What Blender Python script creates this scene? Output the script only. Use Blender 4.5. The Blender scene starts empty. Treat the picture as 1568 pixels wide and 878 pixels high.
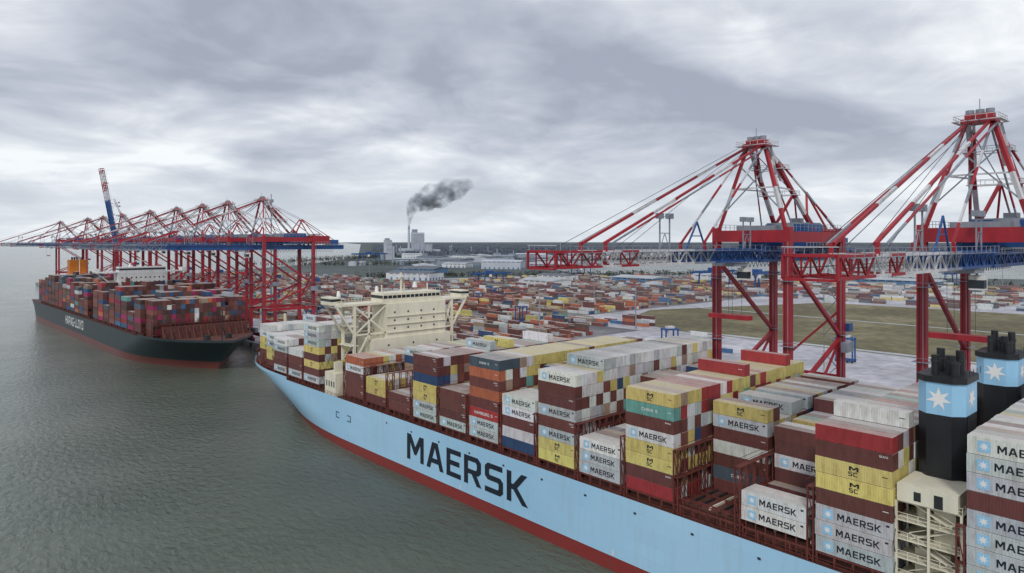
import bpy, bmesh, math, random
import numpy as np
from mathutils import Vector, Matrix
random.seed(7); rng=np.random.default_rng(7)
S=bpy.context.scene
COL=S.collection
S.view_settings.view_transform='Standard'; S.view_settings.look='None'; S.view_settings.exposure=0

# ------------------------------------------------------------------ materials
def newmat(name):
    m=bpy.data.materials.new(name); m.use_nodes=True
    nt=m.node_tree; b=nt.nodes['Principled BSDF']
    return m,nt,b
def N(nt,t,**kw):
    n=nt.nodes.new(t)
    for k,v in kw.items(): setattr(n,k,v)
    return n
def setin(n,name,val): n.inputs[name].default_value=val
def paint(name,col,rough=0.5,var=0.25,scale=0.4,rust=0.0,vstretch=0.25,metal=0.0):
    m,nt,b=newmat(name); L=nt.links
    tc=N(nt,'ShaderNodeTexCoord'); mp=N(nt,'ShaderNodeMapping'); mp.inputs['Scale'].default_value=(1,1,vstretch)
    L.new(tc.outputs['Object'],mp.inputs['Vector'])
    no=N(nt,'ShaderNodeTexNoise'); setin(no,'Scale',scale); setin(no,'Detail',4.0); setin(no,'Roughness',0.65)
    L.new(mp.outputs['Vector'],no.inputs['Vector'])
    cr=N(nt,'ShaderNodeValToRGB'); cr.color_ramp.elements[0].position=0.3; cr.color_ramp.elements[1].position=0.7
    a=1-var; c2=1+var*0.35
    cr.color_ramp.elements[0].color=(col[0]*a,col[1]*a,col[2]*a,1)
    cr.color_ramp.elements[1].color=(min(1,col[0]*c2),min(1,col[1]*c2),min(1,col[2]*c2),1)
    L.new(no.outputs['Fac'],cr.inputs['Fac'])
    out=cr.outputs['Color']
    if rust>0:
        n2=N(nt,'ShaderNodeTexNoise'); setin(n2,'Scale',scale*3.1); setin(n2,'Detail',5.0); setin(n2,'Roughness',0.7)
        L.new(mp.outputs['Vector'],n2.inputs['Vector'])
        r2=N(nt,'ShaderNodeValToRGB'); r2.color_ramp.elements[0].position=0.56; r2.color_ramp.elements[1].position=0.72
        r2.color_ramp.elements[0].color=(0,0,0,1); r2.color_ramp.elements[1].color=(rust,rust,rust,1)
        L.new(n2.outputs['Fac'],r2.inputs['Fac'])
        mx=N(nt,'ShaderNodeMixRGB'); mx.inputs['Color2'].default_value=(0.16,0.075,0.04,1)
        L.new(r2.outputs['Color'],mx.inputs['Fac']); L.new(out,mx.inputs['Color1']); out=mx.outputs['Color']
    L.new(out,b.inputs['Base Color']); setin(b,'Roughness',rough); setin(b,'Metallic',metal)
    return m

M={}
M['crane_red']=paint('crane_red',(0.36,0.014,0.026),0.5,0.35,0.3,0.2)
M['crane_white']=paint('crane_white',(0.62,0.62,0.64),0.5,0.3,0.4,0.25)
M['crane_blue']=paint('crane_blue',(0.018,0.085,0.28),0.45,0.35,0.3,0.1)
M['crane_grey']=paint('crane_grey',(0.26,0.29,0.34),0.5,0.3,0.4,0.1)
M['dark']=paint('dark_steel',(0.025,0.028,0.032),0.5,0.4,0.5)
M['lash']=paint('lashing_steel',(0.15,0.035,0.028),0.6,0.45,0.5,0.4)
M['deck']=paint('deck_paint',(0.12,0.042,0.032),0.7,0.5,0.3,0.4,1.0)
M['cream']=paint('cream_paint',(0.76,0.72,0.58),0.5,0.15,0.3,0.10)
M['white']=paint('white_paint',(0.78,0.78,0.77),0.5,0.15,0.3,0.08)
M['black']=paint('funnel_black',(0.012,0.014,0.018),0.45,0.4,0.4)
M['lblue']=paint('light_blue_paint',(0.30,0.57,0.80),0.5,0.12,0.3)
M['star']=paint('star_white',(0.8,0.8,0.8),0.5,0.05,0.3)
M['letter']=paint('lettering_navy',(0.010,0.016,0.03),0.5,0.3,0.6)
M['letterw']=paint('lettering_white',(0.7,0.72,0.72),0.5,0.2,0.5)
M['orange']=paint('funnel_orange',(0.66,0.20,0.02),0.5,0.15,0.4)
M['glass']=paint('window_glass',(0.02,0.03,0.04),0.12,0.2,0.4)
M['roof_grey']=paint('roof_grey',(0.42,0.45,0.48),0.7,0.25,0.03,0,1)
M['roof_dark']=paint('roof_dark',(0.12,0.14,0.17),0.7,0.25,0.03,0,1)
M['wall_white']=paint('wall_white',(0.62,0.64,0.66),0.7,0.2,0.03,0,1)
M['wall_blue']=paint('wall_blue',(0.10,0.20,0.34),0.7,0.2,0.03,0,1)
M['haze_grey']=paint('haze_grey',(0.27,0.31,0.37),0.8,0.2,0.02,0,1)  # bluish distance haze painted into this grey
M['haze_white']=paint('haze_white',(0.46,0.50,0.56),0.8,0.15,0.02,0,1)  # white toned blue-grey, air haze is part of the colour

def hull_mat(name,col,stain,amount):
    m,nt,b=newmat(name); L=nt.links
    tc=N(nt,'ShaderNodeTexCoord'); sp=N(nt,'ShaderNodeSeparateXYZ'); L.new(tc.outputs['Object'],sp.inputs[0])
    cb=N(nt,'ShaderNodeCombineXYZ'); L.new(sp.outputs['Y'],cb.inputs['X']); L.new(sp.outputs['Z'],cb.inputs['Y'])
    br=N(nt,'ShaderNodeTexBrick'); setin(br,'Scale',1.0); setin(br,'Brick Width',11.0); setin(br,'Row Height',2.9); setin(br,'Mortar Size',0.05); setin(br,'Mortar Smooth',0.6)
    br.inputs['Color1'].default_value=(1,1,1,1); br.inputs['Color2'].default_value=(0.965,0.965,0.965,1); br.inputs['Mortar'].default_value=(0.88,0.88,0.88,1)
    L.new(cb.outputs[0],br.inputs['Vector'])
    mp=N(nt,'ShaderNodeMapping'); mp.inputs['Scale'].default_value=(1,0.8,0.08); L.new(tc.outputs['Object'],mp.inputs['Vector'])
    no=N(nt,'ShaderNodeTexNoise'); setin(no,'Scale',0.55); setin(no,'Detail',7.0); setin(no,'Roughness',0.7); L.new(mp.outputs[0],no.inputs['Vector'])
    r=N(nt,'ShaderNodeValToRGB'); r.color_ramp.elements[0].position=0.52; r.color_ramp.elements[1].position=0.80
    r.color_ramp.elements[0].color=(0,0,0,1); r.color_ramp.elements[1].color=(amount,)*3+(1,)
    L.new(no.outputs['Fac'],r.inputs['Fac'])
    n2=N(nt,'ShaderNodeTexNoise'); setin(n2,'Scale',0.035); setin(n2,'Detail',5.0); L.new(tc.outputs['Object'],n2.inputs['Vector'])
    r2=N(nt,'ShaderNodeValToRGB'); r2.color_ramp.elements[0].position=0.3; r2.color_ramp.elements[1].position=0.7
    r2.color_ramp.elements[0].color=(col[0]*0.88,col[1]*0.92,col[2]*0.94,1); r2.color_ramp.elements[1].color=(col[0]*1.06,col[1]*1.04,col[2]*1.02,1)
    L.new(n2.outputs['Fac'],r2.inputs['Fac'])
    mu=N(nt,'ShaderNodeMixRGB',blend_type='MULTIPLY'); setin(mu,'Fac',1.0); L.new(r2.outputs['Color'],mu.inputs['Color1']); L.new(br.outputs['Color'],mu.inputs['Color2'])
    mx=N(nt,'ShaderNodeMixRGB'); L.new(r.outputs['Color'],mx.inputs['Fac']); L.new(mu.outputs[0],mx.inputs['Color1']); mx.inputs['Color2'].default_value=stain+(1,)
    L.new(mx.outputs[0],b.inputs['Base Color']); setin(b,'Roughness',0.42)
    bp=N(nt,'ShaderNodeBump'); setin(bp,'Strength',0.25); setin(bp,'Distance',0.3); L.new(n2.outputs['Fac'],bp.inputs['Height']); L.new(bp.outputs[0],b.inputs['Normal'])
    return m
M['hull_blue']=hull_mat('hull_light_blue',(0.37,0.62,0.83),(0.34,0.34,0.32),0.30)
M['boot_red']=hull_mat('boot_topping_red',(0.24,0.032,0.028),(0.11,0.05,0.045),0.8)
M['hull_dark']=hull_mat('hull_dark',(0.016,0.030,0.038),(0.06,0.065,0.06),0.4)
M['boot_dull']=hull_mat('boot_topping_dull',(0.15,0.045,0.04),(0.08,0.055,0.05),0.8)

def container_mat():
    m,nt,b=newmat('container_paint'); L=nt.links
    at=N(nt,'ShaderNodeAttribute'); at.attribute_name='ccol'
    uv=N(nt,'ShaderNodeUVMap'); uv.uv_map='UVMap'
    sp=N(nt,'ShaderNodeSeparateXYZ'); L.new(uv.outputs[0],sp.inputs[0])
    def mth(op,a,b_=None,c=None):
        n=N(nt,'ShaderNodeMath',operation=op)
        for i,v in enumerate((a,b_,c)):
            if v is None: continue
            if isinstance(v,(int,float)): n.inputs[i].default_value=v
            else: L.new(v,n.inputs[i])
        return n.outputs[0]
    k=at.outputs['Alpha']              # 0 side, .5 end, 1 roof
    isend=mth('COMPARE',k,0.5,0.1); isroof=mth('GREATER_THAN',k,0.8)
    fr=mth('MULTIPLY_ADD',isend,-26.0,30.0)
    wave=mth('SINE',mth('MULTIPLY',mth('MULTIPLY',sp.outputs['X'],fr),6.2832))
    wave=mth('MULTIPLY_ADD',wave,0.5,0.5)
    cx=mth('ABSOLUTE',mth('SUBTRACT',sp.outputs['X'],0.5)); cy=mth('ABSOLUTE',mth('SUBTRACT',sp.outputs['Y'],0.5))
    thx=mth('MULTIPLY_ADD',isend,-0.045,0.488)
    fx=mth('GREATER_THAN',cx,thx); fy=mth('GREATER_THAN',cy,0.465)
    frame=mth('MAXIMUM',fx,fy)
    wv=mth('MULTIPLY',wave,mth('SUBTRACT',1.0,frame))
    tc=N(nt,'ShaderNodeTexCoord'); mp=N(nt,'ShaderNodeMapping'); mp.inputs['Scale'].default_value=(1,1,0.3); L.new(tc.outputs['Object'],mp.inputs['Vector'])
    no=N(nt,'ShaderNodeTexNoise'); setin(no,'Scale',0.9); setin(no,'Detail',6.0); setin(no,'Roughness',0.75); L.new(mp.outputs[0],no.inputs['Vector'])
    r=N(nt,'ShaderNodeValToRGB'); r.color_ramp.elements[0].position=0.32; r.color_ramp.elements[1].position=0.55
    r.color_ramp.elements[0].color=(0.66,0.62,0.58,1); r.color_ramp.elements[1].color=(1,1,1,1); L.new(no.outputs['Fac'],r.inputs['Fac'])
    mu=N(nt,'ShaderNodeMixRGB',blend_type='MULTIPLY'); setin(mu,'Fac',1.0); L.new(at.outputs['Color'],mu.inputs['Color1']); L.new(r.outputs[0],mu.inputs['Color2'])
    dk=mth('SUBTRACT',1.0,mth('MULTIPLY',wv,0.13))  # dark colour stripes stand in for corrugation shading, no relief
    rods=mth('GREATER_THAN',mth('ABSOLUTE',mth('SINE',mth('MULTIPLY',sp.outputs['X'],15.7))),0.93)
    rods=mth('MULTIPLY',mth('MULTIPLY',rods,isend),0.35)
    dk=mth('SUBTRACT',dk,rods)
    mu2=N(nt,'ShaderNodeMixRGB',blend_type='MULTIPLY'); setin(mu2,'Fac',1.0); L.new(mu.outputs[0],mu2.inputs['Color1'])
    cc=N(nt,'ShaderNodeCombineXYZ'); 
    for i in range(3): L.new(dk,cc.inputs[i])
    L.new(cc.outputs[0],mu2.inputs['Color2'])
    n3=N(nt,'ShaderNodeTexNoise'); setin(n3,'Scale',0.22); setin(n3,'Detail',6.0); setin(n3,'Roughness',0.8); L.new(tc.outputs['Object'],n3.inputs['Vector'])
    rf=mth('MULTIPLY',isroof,mth('MULTIPLY_ADD',n3.outputs['Fac'],1.1,0.02))
    mx=N(nt,'ShaderNodeMixRGB'); L.new(rf,mx.inputs['Fac']); L.new(mu2.outputs[0],mx.inputs['Color1']); mx.inputs['Color2'].default_value=(0.50,0.46,0.42,1)
    L.new(mx.outputs[0],b.inputs['Base Color']); setin(b,'Roughness',0.6)
    return m
M['cont']=container_mat()

# ------------------------------------------------------------------ mesh helpers
class Acc:
    def __init__(s): s.v=[]; s.f=[]; s.m=[]; s.mats=[]; s.tf=None
    def mi(s,k):
        if k not in s.mats: s.mats.append(k)
        return s.mats.index(k)
    def poly(s,pts,faces,k):
        b=len(s.v)
        if s.tf is not None: pts=[s.tf@Vector(p) for p in pts]
        s.v.extend([tuple(p) for p in pts]); i=s.mi(k)
        for f in faces: s.f.append([b+q for q in f]); s.m.append(i)
    def box(s,x0,x1,y0,y1,z0,z1,k):
        p=[(x,y,z) for z in (z0,z1) for y in (y0,y1) for x in (x0,x1)]
        s.poly(p,[(0,2,3,1),(4,5,7,6),(0,1,5,4),(2,6,7,3),(0,4,6,2),(1,3,7,5)],k)
    def beam(s,p1,p2,w,k,h=None):
        p1=Vector(p1);p2=Vector(p2);d=p2-p1
        if d.length<1e-6:return
        d.normalize(); up=Vector((0,0,1)) if abs(d.z)<0.95 else Vector((0,1,0))
        a=d.cross(up).normalized(); u=a.cross(d).normalized(); h=h or w
        a*=w/2;u*=h/2
        p=[p1-a-u,p1+a-u,p1+a+u,p1-a+u,p2-a-u,p2+a-u,p2+a+u,p2-a+u]
        s.poly(p,[(0,1,2,3),(7,6,5,4),(0,4,5,1),(1,5,6,2),(2,6,7,3),(3,7,4,0)],k)
    def stripe(s,p1,p2,w,n,ks,h=None):
        p1=Vector(p1);p2=Vector(p2)
        for i in range(n): s.beam(p1.lerp(p2,i/n),p1.lerp(p2,(i+1)/n),w,ks[i%len(ks)],h)
    def cyl(s,c,r,z0,z1,k,n=16,r2=None):
        r2=r if r2 is None else r2
        p=[(c[0]+r*math.cos(2*math.pi*i/n),c[1]+r*math.sin(2*math.pi*i/n),z0) for i in range(n)]+[(c[0]+r2*math.cos(2*math.pi*i/n),c[1]+r2*math.sin(2*math.pi*i/n),z1) for i in range(n)]
        s.poly(p,[(i,(i+1)%n,n+(i+1)%n,n+i) for i in range(n)]+[tuple(range(n,2*n)),tuple(reversed(range(n)))],k)
    def mesh(s,name):
        me=bpy.data.meshes.new(name); me.from_pydata(s.v,[],s.f)
        for k in s.mats: me.materials.append(M[k])
        me.polygons.foreach_set('material_index',s.m); me.update(); return me
def obj(name,me,parent=None,loc=None,rot=None):
    o=bpy.data.objects.new(name,me); COL.objects.link(o)
    if parent: o.parent=parent
    if loc: o.location=loc
    if rot is not None: o.rotation_euler=rot
    return o
def empty(name,loc=(0,0,0),rotz=0):
    o=bpy.data.objects.new(name,None); COL.objects.link(o); o.location=loc; o.rotation_euler=(0,0,rotz); o.empty_display_size=5
    return o

FV=[[0,4,6,2],[1,3,7,5],[0,1,5,4],[2,6,7,3],[4,5,7,6],[0,2,3,1]]
FU=[[(0,0),(0,1),(1,1),(1,0)],[(0,0),(1,0),(1,1),(0,1)],[(0,0),(1,0),(1,1),(0,1)],[(0,0),(0,1),(1,1),(1,0)],[(0,0),(0,1),(1,1),(1,0)],[(0,0),(1,0),(1,1),(0,1)]]
FK=[0,0,.5,.5,1,1]
def containers(name,B,parent):
    B=np.array(B,dtype=np.float64); n=len(B)
    co=np.zeros((n,8,3))
    for i in range(8):
        co[:,i,0]=B[:,1] if i&1 else B[:,0]; co[:,i,1]=B[:,3] if i&2 else B[:,2]; co[:,i,2]=B[:,5] if i&4 else B[:,4]
    fv=np.array(FV); fu=np.array(FU,dtype=np.float64); fk=np.array(FK)
    loops=(np.arange(n)[:,None,None]*8+fv[None]).reshape(-1)
    me=bpy.data.meshes.new(name)
    me.vertices.add(n*8); me.vertices.foreach_set('co',co.reshape(-1))
    me.loops.add(n*24); me.loops.foreach_set('vertex_index',loops.astype(np.int32))
    me.polygons.add(n*6); me.polygons.foreach_set('loop_start',np.arange(0,n*24,4,dtype=np.int32)); me.polygons.foreach_set('loop_total',np.full(n*6,4,dtype=np.int32))
    me.update(calc_edges=True)
    me.polygons.foreach_set('use_smooth',[False]*(n*6))
    uv=me.uv_layers.new(name='UVMap'); uv.data.foreach_set('uv',np.tile(fu.reshape(-1),n))
    ca=me.color_attributes.new('ccol','FLOAT_COLOR','CORNER')
    c=np.ones((n,6,4,4)); c[...,:3]=B[:,None,None,6:9]; c[...,3]=fk[None,:,None]
    ca.data.foreach_set('color',c.reshape(-1))
    me.materials.append(M['cont']); me.update()
    return obj(name,me,parent)

# ------------------------------------------------------------------ lettering
LET={
'M':(1.0,[[(0,0),(0,1),(.24,1),(.5,.55),(.76,1),(1,1),(1,0),(.8,0),(.8,.66),(.56,.24),(.44,.24),(.2,.66),(.2,0)]]),
'A':(0.95,[[(0,0),(.32,1),(.475,1),(.475,.8),(.34,.4),(.475,.4),(.475,.22),(.28,.22),(.21,0)],[(.475,1),(.63,1),(.95,0),(.74,0),(.67,.22),(.475,.22),(.475,.4),(.61,.4),(.475,.8)]]),
'E':(0.75,[[(0,0),(0,1),(.75,1),(.75,.82),(.2,.82),(.2,.6),(.68,.6),(.68,.42),(.2,.42),(.2,.18),(.75,.18),(.75,0)]]),
'R':(0.85,[[(0,0),(0,1),(.2,1),(.2,0)],[(.2,1),(.68,1),(.83,.86),(.83,.5),(.7,.37),(.2,.37),(.2,.54),(.58,.54),(.63,.6),(.63,.76),(.57,.82),(.2,.82)],[(.38,.37),(.62,.37),(.85,0),(.62,0)]]),
'S':(0.83,[[(.8,.82),(.25,.82),(.2,.78),(.2,.64),(.24,.6),(.7,.6),(.83,.48),(.83,.12),(.7,0),(0,0),(0,.18),(.58,.18),(.63,.22),(.63,.38),(.58,.42),(.13,.42),(0,.54),(0,.88),(.13,1),(.8,1)]]),
'K':(0.9,[[(0,0),(0,1),(.2,1),(.2,.6),(.28,.6),(.62,1),(.87,1),(.45,.51),(.9,0),(.65,0),(.28,.42),(.2,.42),(.2,0)]]),
'C':(0.8,[[(.8,1),(.13,1),(0,.87),(0,.13),(.13,0),(.8,0),(.8,.18),(.24,.18),(.2,.24),(.2,.76),(.24,.82),(.8,.82)]]),
'I':(0.2,[[(0,0),(0,1),(.2,1),(.2,0)]]),
'H':(0.85,[[(0,0),(0,1),(.2,1),(.2,.6),(.65,.6),(.65,1),(.85,1),(.85,0),(.65,0),(.65,.42),(.2,.42),(.2,0)]]),
'U':(0.85,[[(0,1),(.2,1),(.2,.22),(.26,.18),(.6,.18),(.65,.22),(.65,1),(.85,1),(.85,.13),(.72,0),(.13,0),(0,.13)]]),
'G':(0.85,[[(.8,1),(.13,1),(0,.87),(0,.13),(.13,0),(.83,0),(.83,.52),(.45,.52),(.45,.36),(.63,.36),(.63,.18),(.24,.18),(.2,.24),(.2,.76),(.24,.82),(.8,.82)]]),
'B':(0.83,[[(0,0),(0,1),(.2,1),(.2,0)],[(.2,1),(.7,1),(.8,.9),(.8,.6),(.74,.52),(.2,.52),(.2,.62),(.6,.62),(.6,.82),(.2,.82)],[(.2,.52),(.74,.52),(.83,.42),(.83,.1),(.72,0),(.2,0),(.2,.18),(.62,.18),(.62,.4),(.2,.4)]]),
'L':(0.7,[[(0,0),(0,1),(.2,1),(.2,.18),(.7,.18),(.7,0)]]),
'-':(0.4,[[(0,.4),(0,.58),(.4,.58),(.4,.4)]]),
'P':(0.83,[[(0,0),(0,1),(.2,1),(.2,0)],[(.2,1),(.68,1),(.83,.86),(.83,.46),(.7,.33),(.2,.33),(.2,.5),(.58,.5),(.63,.56),(.63,.76),(.57,.82),(.2,.82)]]),
'O':(0.83,[[(.415,1),(.13,1),(0,.87),(0,.13),(.13,0),(.415,0),(.415,.18),(.24,.18),(.2,.24),(.2,.76),(.24,.82),(.415,.82)],[(.415,1),(.7,1),(.83,.87),(.83,.13),(.7,0),(.415,0),(.415,.18),(.59,.18),(.63,.24),(.63,.76),(.59,.82),(.415,.82)]]),
'Y':(0.9,[[(0,1),(.23,1),(.45,.64),(.67,1),(.9,1),(.55,.42),(.55,0),(.35,0),(.35,.42)]]),
'D':(0.83,[[(0,0),(0,1),(.2,1),(.2,0)],[(.2,1),(.7,1),(.83,.87),(.83,.13),(.7,0),(.2,0),(.2,.18),(.59,.18),(.63,.24),(.63,.76),(.59,.82),(.2,.82)]]),
'N':(0.9,[[(0,0),(0,1),(.2,1),(.7,.32),(.7,1),(.9,1),(.9,0),(.7,0),(.2,.68),(.2,0)]]),
' ':(0.4,[])}
def textw(t,gap=0.16): return sum(LET[c][0]+gap for c in t)-gap
def add_text(acc,t,o,right,up,h,k,width=None):
    o=Vector(o); right=Vector(right);up=Vector(up)
    w=textw(t); sx=h if width is None else width/w
    x=0
    for c in t:
        W,ps=LET[c]
        for p in ps: acc.poly([o+right*((x+q[0])*sx)+up*(q[1]*h) for q in p],[tuple(range(len(p)))],k)
        x+=W+0.16
def add_star(acc,c,right,up,r,k,n=7):
    c=Vector(c);right=Vector(right);up=Vector(up)
    pts=[]
    for i in range(2*n):
        a=math.pi/2+math.pi*i/n; rr=r if i%2==0 else r*0.42
        pts.append(c+right*(rr*math.cos(a))+up*(rr*math.sin(a)))
    acc.poly(pts,[tuple(range(2*n))],k)

CC={'M':(.50,.54,.56),'W':(.76,.77,.77),'w':(.70,.72,.73),'B':(.15,.05,.045),'Y':(.66,.56,.19),'R':(.34,.035,.04),'T':(.16,.42,.38),
    'O':(.46,.14,.07),'N':(.03,.07,.17),'G':(.07,.10,.13),'H':(.44,.045,.045),'g':(.30,.30,.16),'P':(.34,.02,.10),'b':(.05,.14,.30),'r':(.21,.07,.055),'k':(.36,.27,.20),
    'd':(.085,.035,.035),'e':(.13,.075,.06)}
def ccol(c,j=0.12):
    b=CC[c]; f=1+random.uniform(-j,j); return [max(0,min(.85,x*f*(1+random.uniform(-.05,.05)))) for x in b]
def pick(w): 
    return random.choices(list(w.keys()),list(w.values()))[0]
W1={'B':30,'r':9,'M':16,'w':18,'Y':13,'W':5,'R':3,'N':3,'O':2,'T':2,'G':2,'H':1,'k':7}
W2={'B':26,'r':20,'d':32,'e':12,'P':6,'O':6,'R':5,'M':2,'w':1.5,'N':5,'b':3,'G':10,'T':1,'Y':.5,'k':2}
WY={'O':18,'B':20,'r':16,'w':9,'M':8,'b':4,'N':4,'Y':5,'T':2,'G':6,'k':12,'R':2,'e':9}

# ------------------------------------------------------------------ hull
def hull(prefix,parent,stern,wl0,wl1,dk0,dk1,B,H,boot,ka,kb):
    lev=[-3,0,boot,5.6,8,10.5,13,15,H]
    def cols(z):
        g=max(0,min(1,z/H))**1.25
        y0=wl0+(dk0-wl0)*g; y1=wl1+(dk1-wl1)*g; p=2.2+0.5*g
        pts=[]
        for q,b in ((0,.80+.14*g),(12,.9+.07*g),(30,.97+.03*g),(45,1)): pts.append((stern+q,B*b))
        for i in range(1,8): pts.append((stern+45+(wl0-30-stern-45)*i/7,B))
        ys=wl0-30
        for i in range(1,4): pts.append((ys+(y0-ys)*i/3,B))
        for i in range(1,25):
            v=i/24; v=1-(1-v)**1.5; pts.append((y0+(y1-y0)*v,max(0.0,B*(1-v**p))))
        return pts
    grid=[cols(z) for z in lev]; nc=len(grid[0])
    for side in (-1,1):
        a=Acc(); pts=[(side*b,y,z) for z,row in zip(lev,grid) for (y,b) in row]
        fa=[];fb=[]
        for li in range(len(lev)-1):
            for c in range(nc-1):
                q=(li*nc+c,li*nc+c+1,(li+1)*nc+c+1,(li+1)*nc+c)
                if side==-1: q=tuple(reversed(q))
                (fb if lev[li+1]<=boot+.01 else fa).append(q)
        a.poly(pts,fa,ka); i0=a.mi(kb)
        for f in fb: a.f.append(list(f)); a.m.append(i0)
        me=a.mesh(prefix+'_shell'); me.polygons.foreach_set('use_smooth',[True]*len(me.polygons))
        obj('hull_port' if side==-1 else 'hull_starboard',me,parent)
    a=Acc(); top=grid[-1]
    for c in range(nc-1):
        y,b=top[c];y2,b2=top[c+1]; a.poly([(-b,y,H-.05),(b,y,H-.05),(b2,y2,H-.05),(-b2,y2,H-.05)],[(0,1,2,3)],'deck')
    for li in range(len(lev)-1):
        b=grid[li][0][1];b2=grid[li+1][0][1]
        a.poly([(-b,stern,lev[li]),(b,stern,lev[li]),(b2,stern,lev[li+1]),(-b2,stern,lev[li+1])],[(0,1,2,3)],ka if lev[li+1]>boot+.01 else kb)
    for c in range(nc-1):
        y,b=top[c];y2,b2=top[c+1]
        for sd in (-1,1):
            if y>=dk0-5:
                a.poly([(sd*b,y,H),(sd*b2,y2,H),(sd*b2*1.004,y2,H+1.3),(sd*b*1.004,y,H+1.3)],[(0,1,2,3)],ka)
            else:
                for hz in (.55,1.1): a.beam((sd*(b-.15),y,H+hz),(sd*(b2-.15),y2,H+hz),.07,'lash')
                n=max(1,int((y2-y)/2.5))
                for i in range(n): 
                    t=i/n; a.beam((sd*((b+(b2-b)*t)-.15),y+(y2-y)*t,H),(sd*((b+(b2-b)*t)-.15),y+(y2-y)*t,H+1.1),.08,'lash')
    obj('weather_deck',a.mesh(prefix+'_deck'),parent)
    def halfb(y):
        for c in range(nc-1):
            if top[c][0]<=y<=top[c+1][0]:
                t=(y-top[c][0])/(top[c+1][0]-top[c][0]+1e-9); return top[c][1]+(top[c+1][1]-top[c][1])*t
        return 0
    return halfb

CH=2.64; CT=2.72; RP=2.53; CW=2.44; Z0=19.2
def lashing(a,y0,B,zt,H=17.0,rows=23):
    n=int(2*B/RP)
    xs=[-B+.3+RP*i for i in range(n+1)]
    for yy in (y0+.25,y0+1.25):
        for x in xs: a.beam((x,yy,H),(x,yy,zt),.22,'lash')
    lv=[z for z in (19.0,24.4,29.9) if z<=zt+.1]
    for z in lv:
        a.box(xs[0]-.1,xs[-1]+.1,y0+.15,y0+1.35,z-.12,z,'lash')
        for yy in (y0+.1,y0+1.4): a.beam((xs[0],yy,z+1.05),(xs[-1],yy,z+1.05),.07,'lash')
    for sd in (0,-1):
        x=xs[sd]
        zz=[H]+lv
        for i in range(len(zz)-1):
            a.beam((x,y0+.25,zz[i]),(x,y0+1.25,zz[i+1]),.14,'lash')
    for i in range(0,len(xs)-1,1):
        if i%3==0:
            for j in range(len(lv)-1): a.beam((xs[i],y0+.25,lv[j]),(xs[i+1],y0+.25,lv[j+1]),.12,'lash'); a.beam((xs[i+1],y0+.25,lv[j]),(xs[i],y0+.25,lv[j+1]),.12,'lash')

# ------------------------------------------------------------------ SHIP 1
TC=146.5
ship=empty('container_ship',(TC,0,0))
hb1=hull('s1',ship,-58,205,312,262,346,29.5,17.0,3.2,'hull_blue','boot_red')
a=Acc()
add_text(a,'MAERSK',(-29.56,176.3,6.0),(0,-1,0),(0,0,1),7.7,'letter',width=53.5)
for i in range(5): a.box(-29.56,-29.53,178.2,178.8,3.6+i*1.0,4.0+i*1.0,'letterw')
for yy in (150,96,40): a.box(-29.57,-29.53,yy-.25,yy+.25,3.4,4.6,'letterw')
for yy in range(20,200,14): a.box(-29.62,-29.5,yy-.3,yy+.3,14.2,14.6,'dark')
for y,d in ((221,-1),(211,1)):
    a.box(-29.60,-29.54,y-.15,y+.15,10.0,12.1,'letter')
    for zz in (10.0,11.85): 
        y1,y2=sorted((y+d*.16,y+d*2.2)); a.box(-29.60,-29.54,y1,y2,zz,zz+.25,'letter')
obj('hull_lettering',a.mesh('s1_letters'),ship)

bays=[ # forward edge, outer codes top->bottom, outer rows, inner height, share
(29.7,'WMMBMMMMB',23,9,None),(52.0,'RBYYBMMM',23,8,None),(65.7,'WW',2,None,None),(79.3,'',5,7,None),
(92.8,'YTBWYYBR',23,8,'YR'),(106.2,'WMM',9,7,None),(119.7,'WBBMBMYY',4,9,'w'),(133.0,'WWBwN',6,7,None),
(146.6,'GOBOBHMM',5,8,'Y'),(160.2,'BBBM',6,7,None),(173.8,'BBNYYMM',23,7,None),(187.6,'BB',6,6,None),(201.4,'YYB',6,6,None),(215.2,'OWBBB',6,5,None),
(247.5,'WMMYBYBM',23,8,'w'),(261.2,'wBBM',8,7,'w'),(275,'WMBBM',8,6,'w'),(288.6,'WMYYB',10,7,'w'),(302.0,'wWYYBB',23,6,'w')]
stern_bays=[(15.6,'MBYMWBBY',23,8,None),(1.8,'MMYYBBRM',23,8,None),(-12,'BMYMWBBY',23,8,None),(-25.8,'BMYM',23,7,None),(-39.6,'MMYY',23,5,None)]
boxes=[]; lab=Acc(); lsh=Acc()
R0=-29.5+.45
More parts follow.
